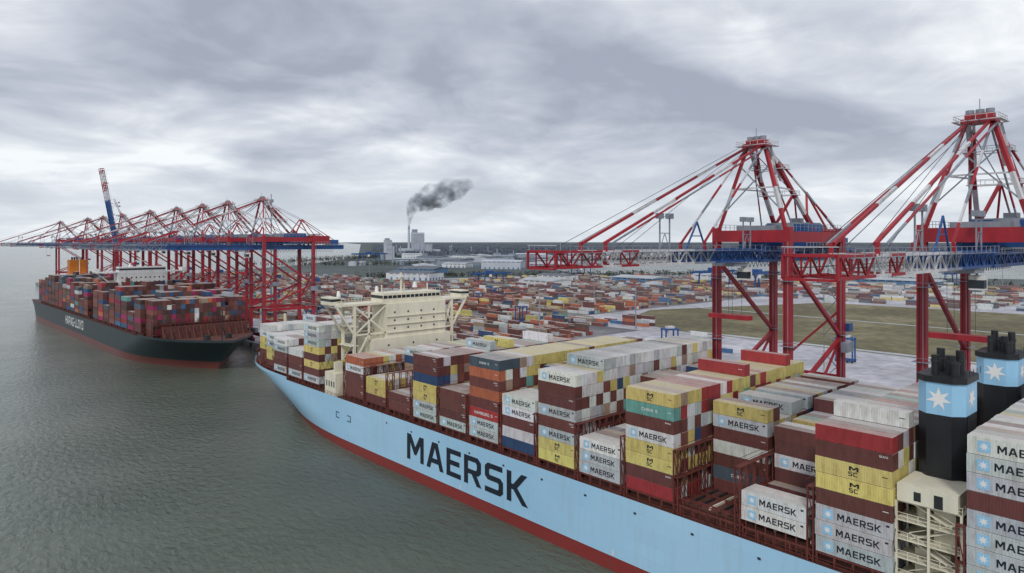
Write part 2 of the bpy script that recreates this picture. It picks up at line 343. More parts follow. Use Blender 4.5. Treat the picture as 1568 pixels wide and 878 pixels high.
def label(c,x,y1,z):
    xx=x-.03
    j=random.uniform(-.15,.15)
    if c in 'MW':
        lab.box(xx-.004,xx+.02,y1-2.9,y1-1.3,z+.5,z+2.1,'lblue'); add_star(lab,(xx-.012,y1-2.1,z+1.3),(0,-1,0),(0,0,1),.66,'star')
        add_text(lab,'MAERSK',(xx,y1-3.6+j,z+.72+j*.3),(0,-1,0),(0,0,1),1.15,'letter',width=6.9)
        if random.random()<.6: lab.box(xx,xx+.02,y1-11.7,y1-11.2,z+1.9,z+2.2,'letter')
        return
    elif c=='Y':
        add_text(lab,'M',(xx,y1-5.6,z+1.38),(0,-1,0),(0,0,1),.72,'letter',width=1.5); add_text(lab,'SC',(xx,y1-5.5,z+.5),(0,-1,0),(0,0,1),.72,'letter',width=1.4)
    elif c=='H':
        add_text(lab,'HAMBURG S',(xx,y1-2.2,z+.9),(0,-1,0),(0,0,1),.8,'letterw',width=7.5)
    elif c=='T' or c=='G':
        add_text(lab,'CHINA S',(xx,y1-4.2,z+1.0),(0,-1,0),(0,0,1),.6,'letterw',width=4)
    elif c in 'Br' and random.random()<.6:
        add_text(lab,random.choice(['HAI','MAI','SEACO','HASU']),(xx,y1-10.2,z+1.9),(0,-1,0),(0,0,1),.32,'letterw',width=1.3)
    if random.random()<.5: lab.box(xx,xx+.02,y1-11.6,y1-10.7,z+1.45,z+1.57,'letterw' if c not in 'wY' else 'letter')
for (yf,codes,orow,inner,mix) in bays+stern_bays:
    y0=yf-12.19
    bb=min(hb1(yf+1),hb1(y0),29.5)
    hs={}
    for r in range(23):
        x=R0+r*RP
        if x<-bb+.1 or x+CW>bb-.1 and yf>240: 
            if yf>240: hs[r]=0; continue
        no=len(codes)
        if r<orow: h=no
        else: h=inner if inner is not None else (2 if r<5 else 6 if r<12 else 7)
        if r>=3 and orow==23 and h>4: h=h+ (random.choice([0,0,0,0,1]) if (r//4)%2==0 else 0)
        if mix is None and r>orow and random.random()<.15: h-=1
        hs[r]=h
    first=min([r for r in hs if hs[r]>0] or [0])
    fc=codes
    if yf==79.3: fc='YMBwBGB'
    for r,h in hs.items():
        x=R0+r*RP
        split=random.random()<.06
        for t in range(h):
            if r==first and t<len(fc): c=fc[len(fc)-1-t]
            elif r<orow and t<len(codes) and random.random()<.35: c=codes[len(codes)-1-t]
            else: c=pick(W1)
            if yf==65.7 and r==5: c='MYBWBB'[t%6]
            if r!=first and (mix and r>=orow-1 or (mix and orow==23)):
                if t>=h-2 and random.random()<.75: c=random.choice(mix if mix!='w' else 'wwWM')
            z=Z0+t*CT+(1.2 if yf==65.7 and r<2 else 0); cc=ccol(c); dx=random.uniform(-.03,.03); dy=random.uniform(-.1,.1)
            if split and c not in 'MW' and r!=first:
                for q in (0,1): boxes.append([x+dx,x+CW+dx,y0+dy+q*6.13,y0+dy+q*6.13+6.05,z,z+CH]+ccol(pick(W1)))
            else: boxes.append([x+dx,x+CW+dx,y0+dy,yf+dy,z,z+CH]+cc)
            if (r==0 or hs.get(r-1,0)<=t) and r<20: label(c,x+dx,yf+dy,z)
    lsh.box(-bb+2.2,bb-2.2,y0-.1,yf+.1,17.0,19.05,'deck')
    for q in range(5):
        yy=y0+q*3
        for sd in (-1,1): lsh.beam((sd*(bb-.6),yy,17),(sd*(bb-.6),yy,19.15),.35,'lash')
    for sd in (-1,1): lsh.beam((sd*(bb-.6),y0,18.95),(sd*(bb-.6),yf,18.95),.3,'lash')
    # lashing rods on outer stack ends (aft faces)
    for r in range(0,23,1):
        x=R0+r*RP
        if hs.get(r,0)>=3:
            for (za,zb) in ((19.2,24.6),(24.5,29.9)):
                if hs[r]*CT+Z0>zb: lsh.beam((x+.1,y0-.2,za),(x+CW-.1,y0-.12,zb),.07,'dark'); lsh.beam((x+CW-.1,y0-.2,za),(x+.1,y0-.12,zb),.07,'dark')
    if yf in (65.7,79.3):
        for xx in range(-26,-12,5): lsh.box(xx-.2,xx+.2,y0,yf,19.05,19.6,'lash')
        for q in range(6): lsh.box(-27,-14,y0+q*2.2,y0+q*2.2+.3,19.05,19.5,'cream' if q%3==0 else 'dark')
        for q in range(7): lsh.beam((-28.9,y0+q*1.9,17),(-28.9,y0+q*1.9,20.4),.18,'lash')
        lsh.beam((-28.9,y0,20.4),(-28.9,yf,20.4),.15,'lash')
    lashing(lsh,yf+.05,min(29.5,hb1(yf+1.5)),29.9 if yf<240 else 24.4)
containers('container_stacks',boxes,ship); obj('container_lettering',lab.mesh('labels'),ship); obj('lashing_bridges',lsh.mesh('lashing'),ship)

# deckhouse
h=Acc()
h.box(-15,20,220,232,17,36,'cream'); h.box(-9,18,220.6,231.4,36,48.6,'cream'); 
h.box(-29.6,29.6,221.5,230.5,48.6,49.3,'cream')
h.box(-10,16,221.6,230.4,49.3,52.6,'cream')
h.box(-10.1,16.1,221.5,230.5,50.6,51.7,'glass')
for i in range(14): h.box(-10.2+i*2,-10.0+i*2,221.4,221.6,50.5,51.8,'cream')
for sx in (-1,1):
    h.box(sx*29.2-1.8,sx*29.2+1.8,222,230,49.3,52.0,'cream'); h.box(sx*29.2-1.85,sx*29.2+1.85,221.95,230.05,50.6,51.5,'glass')
    for yy in (221.8,230.2):
        e=-9 if sx<0 else 18
        h.beam((sx*29,yy,48.4),(sx*22,yy,38),.7,'cream'); h.beam((sx*22,yy,48.4),(sx*22,yy,28),.9,'cream')
        h.beam((sx*22,yy,48.4),(e,yy,38),.6,'cream'); h.beam((sx*22,yy,38),(e,yy,38),.6,'cream'); h.beam((sx*22,yy,38),(e,yy,48),.45,'cream')
        h.beam((sx*16,yy,48.4),(sx*16,yy,36),.6,'cream'); h.beam((sx*22,yy,28),(sx*16,yy,38),.5,'cream')
        h.beam((sx*29,yy,50.6),(sx*10,yy,50.6),.12,'cream')
        for i in range(14): h.beam((sx*(10+i*1.4),yy,49.3),(sx*(10+i*1.4),yy,50.6),.1,'cream')
    for zz in (34,41,45): h.box(sx*22-1.6,sx*22+1.6,221.5,230.5,zz,zz+.25,'cream')
for z in (39,42,45):
    for i in range(4): h.box(-6+i*6,-5.3+i*6,220.56,220.7,z,z+.7,'glass')
    h.box(-9.2,18.2,220.1,220.58,z-1.2,z-1.05,'cream')
for z in (24,27,30,33):
    for i in range(3): h.box(-9+i*11,-8.3+i*11,219.96,220.1,z,z+.7,'glass')
for x in (-8,2,13): h.beam((x,226,52.6),(x,226,55.5),.35,'cream')
h.beam((0,225,52.6),(0,225,60),.6,'cream'); h.beam((-3.5,225,57.5),(3.5,225,57.5),.3,'cream'); h.beam((-2.5,224.4,58.4),(2.5,224.4,58.4),.35,'white')
for x in range(-10,17,2): h.beam((x,221.7,52.6),(x,221.7,53.7),.1,'cream')
h.beam((-10,221.7,53.7),(16,221.7,53.7),.1,'cream')
h.cyl((7,226),1.0,54,56,'white',10,.6); h.cyl((-9,228),.8,52.6,55,'white',10,.5); h.cyl((-26,226),.8,52,54,'white',10,.5)
h.box(-29.3,-24,222,230,17,25,'cream'); h.box(-29.0,-26,223,224,25,29,'cream')
for i in range(4): h.box(-29.36,-29.28,222.8+i*1.8,223.5+i*1.8,20,22,'glass')
for i in range(8): h.beam((-29.3,221.5-i*.2,17+i),(-26,221.5-i*.2,17.9+i),.15,'cream')
obj('deckhouse',h.mesh('deckhouse'),ship)
fm=Acc(); fm.beam((0,330,17),(0,330,36),.9,'cream'); fm.beam((-3,330,31),(3,330,31),.4,'cream'); fm.box(-2,2,327,333,17,19.5,'cream')
for sx in (-5,5): fm.cyl((sx,322),1.5,17.2,19.4,'dark',12)
obj('foremast',fm.mesh('foremast'),ship)
# funnels
fn=Acc()
for cx in (-16.5,17.5):
    x0,x1,y0,y1=cx-4.6,cx+4.6,32.2,39.0
    def prism(z0,z1,k,e=0,c=1.6):
        X0,X1,Y0,Y1=x0-e,x1+e,y0-e,y1+e
        r=[(X0+c,Y0),(X1-c,Y0),(X1,Y0+c),(X1,Y1-c),(X1-c,Y1),(X0+c,Y1),(X0,Y1-c),(X0,Y0+c)]
        fn.poly([(x,y,z0) for x,y in r]+[(x,y,z1) for x,y in r],[(i,(i+1)%8,8+(i+1)%8,8+i) for i in range(8)]+[tuple(range(8,16))],k)
    prism(31,44,'black'); prism(44,49.2,'lblue',.02); prism(49.2,50.2,'black',.25)
    add_star(fn,(x0+4.6,y0-.06,46.6),(1,0,0),(0,0,1),2.0,'star'); add_star(fn,(x0-.06,(y0+y1)/2,46.6),(0,-1,0),(0,0,1),1.9,'star')
    for i,(dx,dy) in enumerate([(-3,1.5),(-1.2,2.5),(.8,1.8),(2.8,2.2),(-2,4.6),(1.5,4.8),(3.2,4.4)]):
        fn.cyl((cx+dx,y0+dy),.62,50.2,52.6+(i%3)*.7,'black',10); fn.cyl((cx+dx,y0+dy),.75,52.2,52.5,'dark',10)
    for i in range(5): fn.beam((x0+.5+i*2,y0-.3,50.2),(x0+.5+i*2,y0-.3,51.3),.08,'dark')
    fn.box(x0+2.5,x0+2.65,y0-.2,y0-.03,31,44,'dark'); fn.box(x0+3.1,x0+3.25,y0-.2,y0-.03,31,44,'dark')
    fn.box(cx-5.5,cx+5.5,31.2,39.2,17,24.5,'cream'); fn.box(cx-4.5,cx+4.3,32,39,24.5,31,'cream')
    for i in range(10):
        fn.box(cx-5.56,cx-5.48,32+ (i%5)*1.4,32.7+(i%5)*1.4,18.5+(i//5)*3,19.6+(i//5)*3,'dark')
for z in (19,22,25,28,31):
    fn.box(-28,-11.5,30.4,39.8,z-.15,z,'cream')
    for i in range(12): fn.beam((-28+i*1.5,30.5,z),(-28+i*1.5,30.5,z+1.1),.09,'cream')
    for i in range(7): fn.beam((-27.9,30.5+i*1.5,z),(-27.9,30.5+i*1.5,z+1.1),.09,'cream')
    for hz in (.55,1.1): fn.beam((-28,30.5,z+hz),(-11.5,30.5,z+hz),.07,'cream'); fn.beam((-27.9,30.5,z+hz),(-27.9,39.8,z+hz),.07,'cream')
for i,z in enumerate((19,22,25,28)):
    ya,yb=(31.5,38) if i%2 else (38,31.5)
    fn.beam((-26.8,ya,z),(-26.8,yb,z+3),.9,'cream',.2); fn.beam((-27.2,ya,z+1),(-27.2,yb,z+4),.1,'cream')
for x in (-28,-23,-17.5):
    for y in (30.6,35,39.6): fn.beam((x,y,17),(x,y,31),.35,'cream')
fn.box(-25.5,-22.5,32,35,25,30.2,'cream'); fn.box(-24.5,-20,33,38,19,23,'cream'); fn.box(-22,-21,31,33,28,33,'cream'); fn.cyl((-24,37),.9,28,33,'cream',10)
fn.box(-28.3,-20,31,39.4,31.1,33.8,'cream'); fn.box(-28.34,-28.28,33,34.2,31.2,33.2,'dark'); fn.box(-28.34,-28.28,36,37,31.6,33.0,'dark')
fn.beam((-28,30.6,25),(-23,30.6,31),.25,'cream'); fn.beam((-28,30.6,19),(-23,30.6,25),.25,'cream')
fn.box(-29,-11,30.2,39.9,17,18.2,'deck')
obj('funnels',fn.mesh('funnels'),ship)

# ------------------------------------------------------------------ SHIP 2
ship2=empty('container_ship',(133,582,0),math.pi+math.radians(1.4))
hb2=hull('s2',ship2,-205,90,184,140,205,29.5,17.0,4.4,'hull_dark','boot_dull')
b2=[];l2=Acc()
for bi in range(24):
    yf=158-bi*14.0
    if 30<yf<46 or -172<yf<-150: continue
    y0=yf-12.19; bb=min(hb2(yf+1),hb2(y0),29.5) if yf>100 else 29.5
    base=random.choice([7,8,8,8,9,7]); 
    if bi<2: base=7
    if yf<-170: base=6
    for r in range(23):
        x=R0+r*RP
        if x<-bb+.3 or x+CW>bb-.3: continue
        h=base+random.choice([0,0,0,-1,1,-2]) if (r//3+bi)%2 else base
        if bi in (2,6,11) and r>16: h-=4
        for t in range(h):
            b2.append([x,x+CW,y0,yf,Z0+t*CT,Z0+t*CT+CH]+ccol(pick(W2),.25))
    lashing(l2,yf+.3,bb,27)
    l2.box(-bb+2,bb-2,y0,yf,17,19.05,'deck')
containers('container_stacks',b2,ship2)
l2.box(-24,24,166,167,17,24,'deck')
for x in range(-24,25,4): l2.beam((x,167,24),(x,171,17),.4,'lash')
l2.beam((0,190,17),(0,190,34),.5,'dark'); 
for sx in (-6,6): l2.cyl((sx,184),1.8,17,19.6,'dark',12)
obj('lashing_bridges',l2.mesh('lashing2'),ship2)
h=Acc()
h.box(-16,16,33,44,17,50,'white'); h.box(-29.5,29.5,34,43,50,50.8,'white'); h.box(-15,15,34,43,50.8,54,'white'); h.box(-15.1,15.1,33.9,43.1,51.8,53.1,'glass')
for sx in (-1,1):
    h.box(sx*28.5-1.5,sx*28.5+1.5,34.5,42.5,50.8,53,'white')
    h.beam((sx*28,38,50),(sx*16,38,40),.8,'white')
for z in range(22,49,3):
    for i in range(10): h.box(-14+i*3,-13+i*3,44.0,44.06,z,z+1,'glass')
h.beam((0,38,54),(0,38,61),.7,'white'); h.beam((-4,38,58),(4,38,58),.4,'white'); h.cyl((7,38),1.2,54,56.5,'white',10,.6)
obj('deckhouse',h.mesh('house2'),ship2)
f2=Acc(); f2.box(-8,8,-166,-154,17,41,'orange'); f2.box(-6.8,6.8,-165,-155,41,55,'orange'); 
for i in range(5): f2.cyl((-4+2*i,-160),.7,55,57.5,'dark',10)
f2.beam((0,-150,17),(0,-150,58),.5,'white')
obj('funnel',f2.mesh('funnel2'),ship2)
a=Acc(); add_text(a,'HAPAG-LLOYD',(29.62,0,0),(0,1,0),(0,0,1),6.6,'letterw',width=58)
o=obj('hull_lettering',a.mesh('letters2'),ship2); o.location=(0,-50,8.0)

# ------------------------------------------------------------------ GANTRY CRANES
def truss(a,x0,x1,y,z0,z1,step,ks,w=.45):
    n=max(1,int(round((x1-x0)/step)));
    for i in range(n):
        xa=x0+(x1-x0)*i/n; xb=x0+(x1-x0)*(i+1)/n; k=ks(xa) 
        a.beam((xa,y,z1),(xb,y,z1),w*1.25,k); a.beam((xa,y,z0),(xb,y,z0),w*1.25,k)
        a.beam((xa,y,z0),(xa,y,z1),w*.6,k)
        if i%2: a.beam((xa,y,z0),(xb,y,z1),w*.7,k)
        else: a.beam((xa,y,z1),(xb,y,z0),w*.7,k)
def build_crane(raised,far=False):
    A=Acc(); R,Wt='crane_red','crane_white'
    for x in (0,35):
        for y in (-11,11):
            A.box(x-1.0,x+1.0,y-1.0,y+1.0,7.5,76,R)
            for z in (22,38,54): A.box(x-1.06,x+1.06,y-1.06,y+1.06,z,z+.35,R)
            for q in (-5,-2,1,4): A.box(x-.6,x+.6,y+q-.2,y+q+1.6,4.15,5.6,'dark')
            A.box(x-.7,x+.7,y-5.4,y+5.4,5.6,6.6,R); A.box(x-.8,x+.8,y-2.5,y+2.5,6.6,7.5,R)
        A.box(x-.9,x+.9,-10,10,8.5,10.8,R)
        A.box(x-.95,x+.95,-10,10,71.8,75.2,R)
    for y in (-11,11):
        A.box(1,34,y-.8,y+.8,71.8,74.8,R)
        A.box(1,34,y-.7,y+.7,25.5,27.3,R)
        A.beam((1,y,66),(34,y,43),1.0,R); A.beam((34,y,42),(1,y,28),1.0,R); A.beam((34.5,y,42),(18,y,27),.6,R)
        A.beam((0,y,77),(35,y,77),.1,'crane_grey'); A.beam((0,y,76.2),(35,y,76.2),.1,'crane_grey')
        for i in range(15): A.beam((i*2.5,y,75),(i*2.5,y,77),.1,'crane_grey')
    A.beam((35,-10,30),(35,10,30),.9,R); A.beam((35,-10,50),(35,10,31),.6,R)
    for i in range(18):
        z=8+i*3.5; y1,y2=(-9,-5.5) if i%2 else (-5.5,-9)
        A.beam((37,y1,z),(37,y2,z+3.5),.7,'crane_grey',.12); A.box(36.2,37.8,min(y2,-5)-1 if y2<-6 else y2,(y2 if y2<-6 else y2+1),z+3.4,z+3.5,'crane_grey')
    for y in (-9.9,-4.6): A.beam((37.8,y,8),(37.8,y,72),.15,'crane_grey')
    A.box(32,37,-14,-12.2,38,41,'crane_grey'); A.box(36.1,39,-13,-8,44,46.5,'crane_blue'); A.box(-3,-1.1,-4,4,11,14,'crane_grey')
    # cable racks, conduits and platforms on legs
    for x,y in ((0,-11),(35,-11),(0,11),(35,11)):
        A.beam((x-1.15,y-.5,8),(x-1.15,y-.5,72),.16,'crane_grey'); A.beam((x-1.15,y+.4,8),(x-1.15,y+.4,72),.12,'dark')
        for z in (27.4,43,61): A.box(x-1.9,x+1.9,y-1.9,y+1.9,z,z+.12,'crane_grey'); A.beam((x-1.9,y-1.9,z+1.1),(x+1.9,y-1.9,z+1.1),.08,'crane_grey'); A.beam((x-1.9,y-1.9,z+1.1),(x-1.9,y+1.9,z+1.1),.08,'crane_grey')
    for y in (-3.6,3.6):
        if far or raised: A.box(-2,62,y-.7,y+.7,66.4,69.4,'crane_blue')
        else:
            truss(A,-2,62,y,66.5,69.3,3.2,lambda x:'crane_blue',.62)
            A.box(-2,62,y-.2,y+.2,66.3,66.9,'crane_blue')
            A.beam((-2,y*.8,68),(62,y*.8,68),.22,'crane_grey')
        A.beam((-2,y*1.5,70.6),(62,y*1.5,70.6),.1,'crane_grey')
        for i in range(26): A.beam((-2+i*2.5,y*1.5,69.4),(-2+i*2.5,y*1.5,70.6),.1,'crane_grey')
        A.box(-2,62,min(y*1.25,y*1.5),max(y*1.25,y*1.5),69.3,69.38,'crane_grey')
        for x in (1,35): A.beam((x,y,71.8),(x,y,69),1.0,'crane_blue')
    for x in range(2,62,5): A.beam((x,-3.2,67),(x,3.2,67),.4,'crane_blue'); A.beam((x,-3.2,69),(x+5,3.2,69),.25,'crane_grey')
    for i in range(24): A.beam((4+i*2.3,5.6,66),(5+i*2.3,5.6,64.2),.12,'dark'); A.beam((5+i*2.3,5.6,64.2),(6.2+i*2.3,5.6,66),.12,'dark')
    A.box(21,32,-6.5,6.5,70.6,77.4,'crane_blue'); A.box(32.2,50,-6,6,70.6,76.0,'crane_red'); A.box(20.7,50.3,-6.9,6.9,70.1,70.5,'crane_grey')
    A.box(21.3,31.7,-6.2,6.2,77.4,77.8,'crane_grey'); A.box(24,27,-3,0,77.8,79.2,'crane_grey'); A.box(36,40,-4,0,76,77.2,'crane_grey'); A.box(43,46,0,4,76,77.6,Wt)
    for i in range(4): A.box(22.5+i*2.4,23.9+i*2.4,-6.56,-6.5,73.5,75,'glass')
    for i in range(14): A.beam((20.8+i*2.25,-6.8,70.5),(20.8+i*2.25,-6.8,71.7),.1,Wt)
    A.beam((20.8,-6.8,71.7),(50,-6.8,71.7),.1,Wt)
    A.box(51,58,-4,4,69.6,73.2,'crane_blue'); A.box(10,16,-5,-1,75,77.5,'crane_grey'); A.box(8,19,2,6,69.6,72.5,'crane_blue'); A.box(2.5,8,-6,6,75.2,76.6,'crane_grey')
    for s in (-1,1):
        A.stripe((0,s*10.4,75),(3,s*2.6,100),.9,4,(R,Wt,R,R))
        A.stripe((27,s*6,75.5),(4,s*2.6,100),1.1,5,(R,Wt,R,R,Wt))
        A.stripe((35,s*10,75.5),(5,s*2.6,99),.45,6,(Wt,R,'crane_grey'))
        A.beam((24,s*5.5,76),(31,s*2,87.5),.7,R); A.beam((40,s*5,75),(31,s*2,87.5),.5,R); A.stripe((31,s*2,87.5),(60,s*3.6,69.8),.42,4,(R,'crane_grey'))
        A.beam((5,s*2.6,99),(31,s*2,87.5),.2,'crane_grey')
        A.beam((1.6,s*6.5,87.5),(15.5,s*4.3,87.5),.4,Wt)
        A.beam((3,s*2.6,100),(1.6,s*6.5,87.5),.3,'crane_grey')
        A.stripe((12,s*3,90),(6,s*2,102),.6,3,(Wt,R))
        A.stripe((16,s*5,75.5),(4.5,s*2,98),.35,5,('crane_grey',R))
    A.beam((1.6,-6.5,87.5),(1.6,6.5,87.5),.4,Wt); A.beam((0.8,-8.5,81),(2.2,4.5,94),.3,'crane_grey'); A.beam((0.8,8.5,81),(2.2,-4.5,94),.3,'crane_grey')
    A.box(1,6,-3.4,3.4,99.4,100.4,R); A.box(2,4.6,-2.8,2.8,100.4,101.6,R)
    for y in (-2,0,2): A.cyl((3.3,y),.9,101.6,102.6,'crane_grey',10)
    for (qx0,qx1,qy,z) in ((-.5,7.5,4.4,99.8),(9,14,4.6,93.5),(15,19,5.4,86.0)):
        for y in (-qy,qy):
            A.box(qx0,qx1,y-.45,y+.45,z-.15,z,'crane_white'); 
            for hz in (.6,1.2): A.beam((qx0,y,z+hz),(qx1,y,z+hz),.12,'crane_white')
            for k in range(5): x=qx0+(qx1-qx0)*k/4; A.beam((x,y,z),(x,y,z+1.2),.1,'crane_white')
        for x in (qx0,qx1):
            A.box(x-.4,x+.4,-qy,qy,z-.16,z-.01,'crane_white'); A.beam((x,-qy,z+1.2),(x,qy,z+1.2),.12,'crane_white')
            for k in range(5): y=-qy+2*qy*k/4; A.beam((x,y,z),(x,y,z+1.2),.1,'crane_white')
    A.beam((3,0,101.6),(3,0,105),.15,'crane_grey')
    A.stripe((2,-9.5,75),(4,-4,99),.45,9,('crane_grey',Wt))
    if raised:
        hinge=Vector((-2,0,68)); A.tf=Matrix.Translation(hinge)@Matrix.Rotation(math.radians(80),4,'Y')@Matrix.Translation(-hinge)
    def ks(x):
        if raised:
            if x<-52: return R if int((-x)/9)%2 else Wt
            return 'crane_blue'
        if far: return 'crane_grey' if x<-60 else 'crane_blue'
        if x<-72: return R
        if x<-66: return Wt
        if x<-58: return R
        if x<-36: return Wt
        if x<-28: return 'crane_grey'
        return 'crane_blue'
    for y in (-3.6,3.6):
        truss(A,-83,-3,y,66.6,69.8,3.2,ks,.40 if not raised else .6)
        A.beam((-82,y*1.45,71),(-3,y*1.45,71),.09,'crane_grey')
        for i in range(24): A.beam((-82+i*3.4,y*1.45,69.6),(-82+i*3.4,y*1.45,71),.09,'crane_grey')
        A.box(-82,-3,min(y*1.15,y*1.42),max(y*1.15,y*1.42),69.55,69.62,'crane_grey')
        if raised or far: A.box(-50,-3,y-.25,y+.25,66.9,69.2,'crane_blue')
        else: truss(A,-34,-3,y*.9,66.7,69.5,2.4,lambda x:'crane_blue',.5); A.beam((-83,y*.85,68),(-3,y*.85,68),.14,'dark')
    for i in range(25):
        x=-83+i*3.33; A.beam((x,-3.6,69.8),(x,3.6,69.8),.35,ks(x+.01)); A.beam((x,-3.6,66.6),(x+3.2,3.6,66.6),.22,ks(x+.01))
    for y in (-4,4): A.beam((-85,y,66.4),(-85,y,70),.4,R); 
    for z in (66.4,70): A.beam((-85,-4,z),(-85,4,z),.4,R); 
    for y in (-3.8,3.8):
        for z in (66.6,69.8): A.beam((-85,y,z),(-83,y,z),.4,R)
    A.beam((-85,-4.2,71.2),(-85,4.2,71.2),.12,Wt)
    for x in (-69,-30):
        for s in (-1,1): A.beam((x,s*3.6,69.8),(x,s*3.6,71.8),.6,R)
    for x in (-47,-43,-8,-4): 
        A.beam((x,-2,70),(x,-2,77.5),.28,'crane_grey'); A.box(x-.9,x+.9,-2.6,-1.4,77.5,78.8,'crane_grey'); A.beam((x,-2,74),(x+2 if x in(-47,-8) else x-2,-2,74),.2,'crane_grey'); A.beam((x,-2,70),(x+(1.9 if x in(-47,-8) else -1.9),-2,73.8),.15,'crane_grey')
    A.beam((-36,-2,70),(-31,-2,77),.35,'crane_blue'); A.beam((-27,-2,70),(-31,-2,77),.35,'crane_blue'); A.beam((-33.6,-2,73.4),(-29,-2,73.4),.25,'crane_blue')
    A.tf=None
    if not raised:
        for s in (-1,1):
            A.stripe((-69,s*3.2,71.6),(3,s*2.2,100),.55,8,(R,R,Wt,R,R,Wt))
            A.stripe((-68,s*4.6,71.6),(3,s*3.4,99.2),.36,8,('crane_grey',R,R,'crane_grey'))
            A.stripe((-30,s*3.4,71.6),(3,s*2.6,100),.45,7,(R,Wt,'crane_grey'))
            A.beam((-80,s*2,70.2),(3,s*1,101.5),.09,'dark'); A.beam((-60,s*1.5,70.2),(3,s*.8,101.5),.08,'dark')
        A.box(-15,-8,-3.4,3.4,65.2,66.1,'crane_grey'); A.box(-9,-6,-3.6,-.8,61.4,64.6,'white'); A.box(-9.1,-7,-3.7,-.7,61.8,63.6,'glass'); A.beam((-7.5,-2,64.5),(-7.5,-2,66),.4,'crane_grey')
        for s in (-1,1):
            for x in (-14,-9): A.beam((x,s*2,65.3),(x+.3,s*2,52),.07,'dark')
        A.box(-12.8,-10.2,-6,6,50.6,51.8,R)
    else:
        for s in (-1,1): A.stripe((3,s*2.2,100),(-4,s*3,118),.5,4,(R,Wt))
    return A.mesh('gantry_crane_mesh')
cm=build_crane(False); cf=build_crane(False,True); cr=build_crane(True)
for s in [44.7,100,458,522,578,645,728,837,925,1010,1198]:
    e=empty('gantry_crane',(184,s,0)); obj('crane_frame',cr if s==837 else (cm if s<200 else cf),e)

# ------------------------------------------------------------------ GROUND
def sheet(name,pts,z,mat,skirt=None):
    me=bpy.data.meshes.new(name)
    v=[(p[0],p[1],z) for p in pts]; f=[list(range(len(pts)))]
    n=len(pts)
    if skirt is not None:
        v+=[(p[0],p[1],skirt) for p in pts]
        for i in range(n): f.append([i,(i+1)%n,n+(i+1)%n,n+i])
    me.from_pydata(v,[],f); me.materials.append(mat); me.update(); return obj(name,me)
def ground_mat(name,c1,c2,scale,c3=None,rough=.85,ov=.55):
    m,nt,b=newmat(name);L=nt.links
    tc=N(nt,'ShaderNodeTexCoord'); no=N(nt,'ShaderNodeTexNoise'); setin(no,'Scale',scale); setin(no,'Detail',8.0); setin(no,'Roughness',.65); L.new(tc.outputs['Object'],no.inputs['Vector'])
    r=N(nt,'ShaderNodeValToRGB'); r.color_ramp.elements[0].position=.35; r.color_ramp.elements[1].position=.65
    r.color_ramp.elements[0].color=c1+(1,); r.color_ramp.elements[1].color=c2+(1,)
    if c3: e=r.color_ramp.elements.new(.52); e.color=c3+(1,)
    L.new(no.outputs['Fac'],r.inputs['Fac'])
    n2=N(nt,'ShaderNodeTexNoise'); setin(n2,'Scale',scale*14); setin(n2,'Detail',6.0); L.new(tc.outputs['Object'],n2.inputs['Vector'])
    mu=N(nt,'ShaderNodeMixRGB',blend_type='OVERLAY'); setin(mu,'Fac',ov); L.new(r.outputs[0],mu.inputs['Color1']); L.new(n2.outputs['Fac'],mu.inputs['Color2'])
    L.new(mu.outputs[0],b.inputs['Base Color']); setin(b,'Roughness',rough); return m
m_land=ground_mat('farmland',(.045,.06,.06),(.12,.13,.12),.0025,(.07,.09,.09))
m_pave=ground_mat('pavement',(.30,.29,.31),(.50,.49,.53),.012,(.38,.38,.42),.6,.65)
m_yard=ground_mat('yard_asphalt',(.10,.10,.11),(.26,.25,.26),.02,(.15,.15,.16),.7)
m_grass=ground_mat('dry_grass',(.10,.085,.045),(.21,.18,.105),.011,(.14,.125,.065),.95,.8)
# water
m,nt,b=newmat('water'); L=nt.links
tc=N(nt,'ShaderNodeTexCoord')
mp=N(nt,'ShaderNodeMapping'); mp.inputs['Rotation'].default_value=(0,0,math.radians(20)); mp.inputs['Scale'].default_value=(1,.5,1); L.new(tc.outputs['Object'],mp.inputs['Vector'])
n1=N(nt,'ShaderNodeTexNoise'); setin(n1,'Scale',.55); setin(n1,'Detail',5.0); setin(n1,'Roughness',.6); setin(n1,'Distortion',.3); L.new(mp.outputs[0],n1.inputs['Vector'])
n0=N(nt,'ShaderNodeTexNoise'); setin(n0,'Scale',.02); setin(n0,'Detail',4.0); L.new(tc.outputs['Object'],n0.inputs['Vector'])
hm=N(nt,'ShaderNodeMath',operation='MULTIPLY'); L.new(n1.outputs['Fac'],hm.inputs[0])
h2=N(nt,'ShaderNodeMath',operation='MULTIPLY_ADD'); L.new(n0.outputs['Fac'],h2.inputs[0]); h2.inputs[1].default_value=2.4; h2.inputs[2].default_value=-.3; L.new(h2.outputs[0],hm.inputs[1])
bp=N(nt,'ShaderNodeBump'); setin(bp,'Strength',1.0); setin(bp,'Distance',.85); L.new(hm.outputs[0],bp.inputs['Height'])
n3=N(nt,'ShaderNodeTexNoise'); setin(n3,'Scale',.009); setin(n3,'Detail',6.0); L.new(tc.outputs['Object'],n3.inputs['Vector'])
r=N(nt,'ShaderNodeValToRGB'); r.color_ramp.elements[0].position=.35; r.color_ramp.elements[1].position=.65
r.color_ramp.elements[0].color=(.070,.092,.074,1); r.color_ramp.elements[1].color=(.115,.135,.105,1); L.new(n3.outputs['Fac'],r.inputs['Fac'])
L.new(r.outputs[0],b.inputs['Base Color']); setin(b,'Roughness',.14); setin(b,'IOR',1.33); L.new(bp.outputs[0],b.inputs['Normal'])
m_water=m
E=45000
sheet('water',[(-E,-E),(E,-E),(E,E),(-E,E)],0,m_water)
sheet('land',[(181.2,-600),(E-10,-8000),(E-10,E-10),(24000,E-10),(9000,15700),(1500,2640),(900,1900),(420,1480),(181.2,1380)],3.98,m_land,-1)
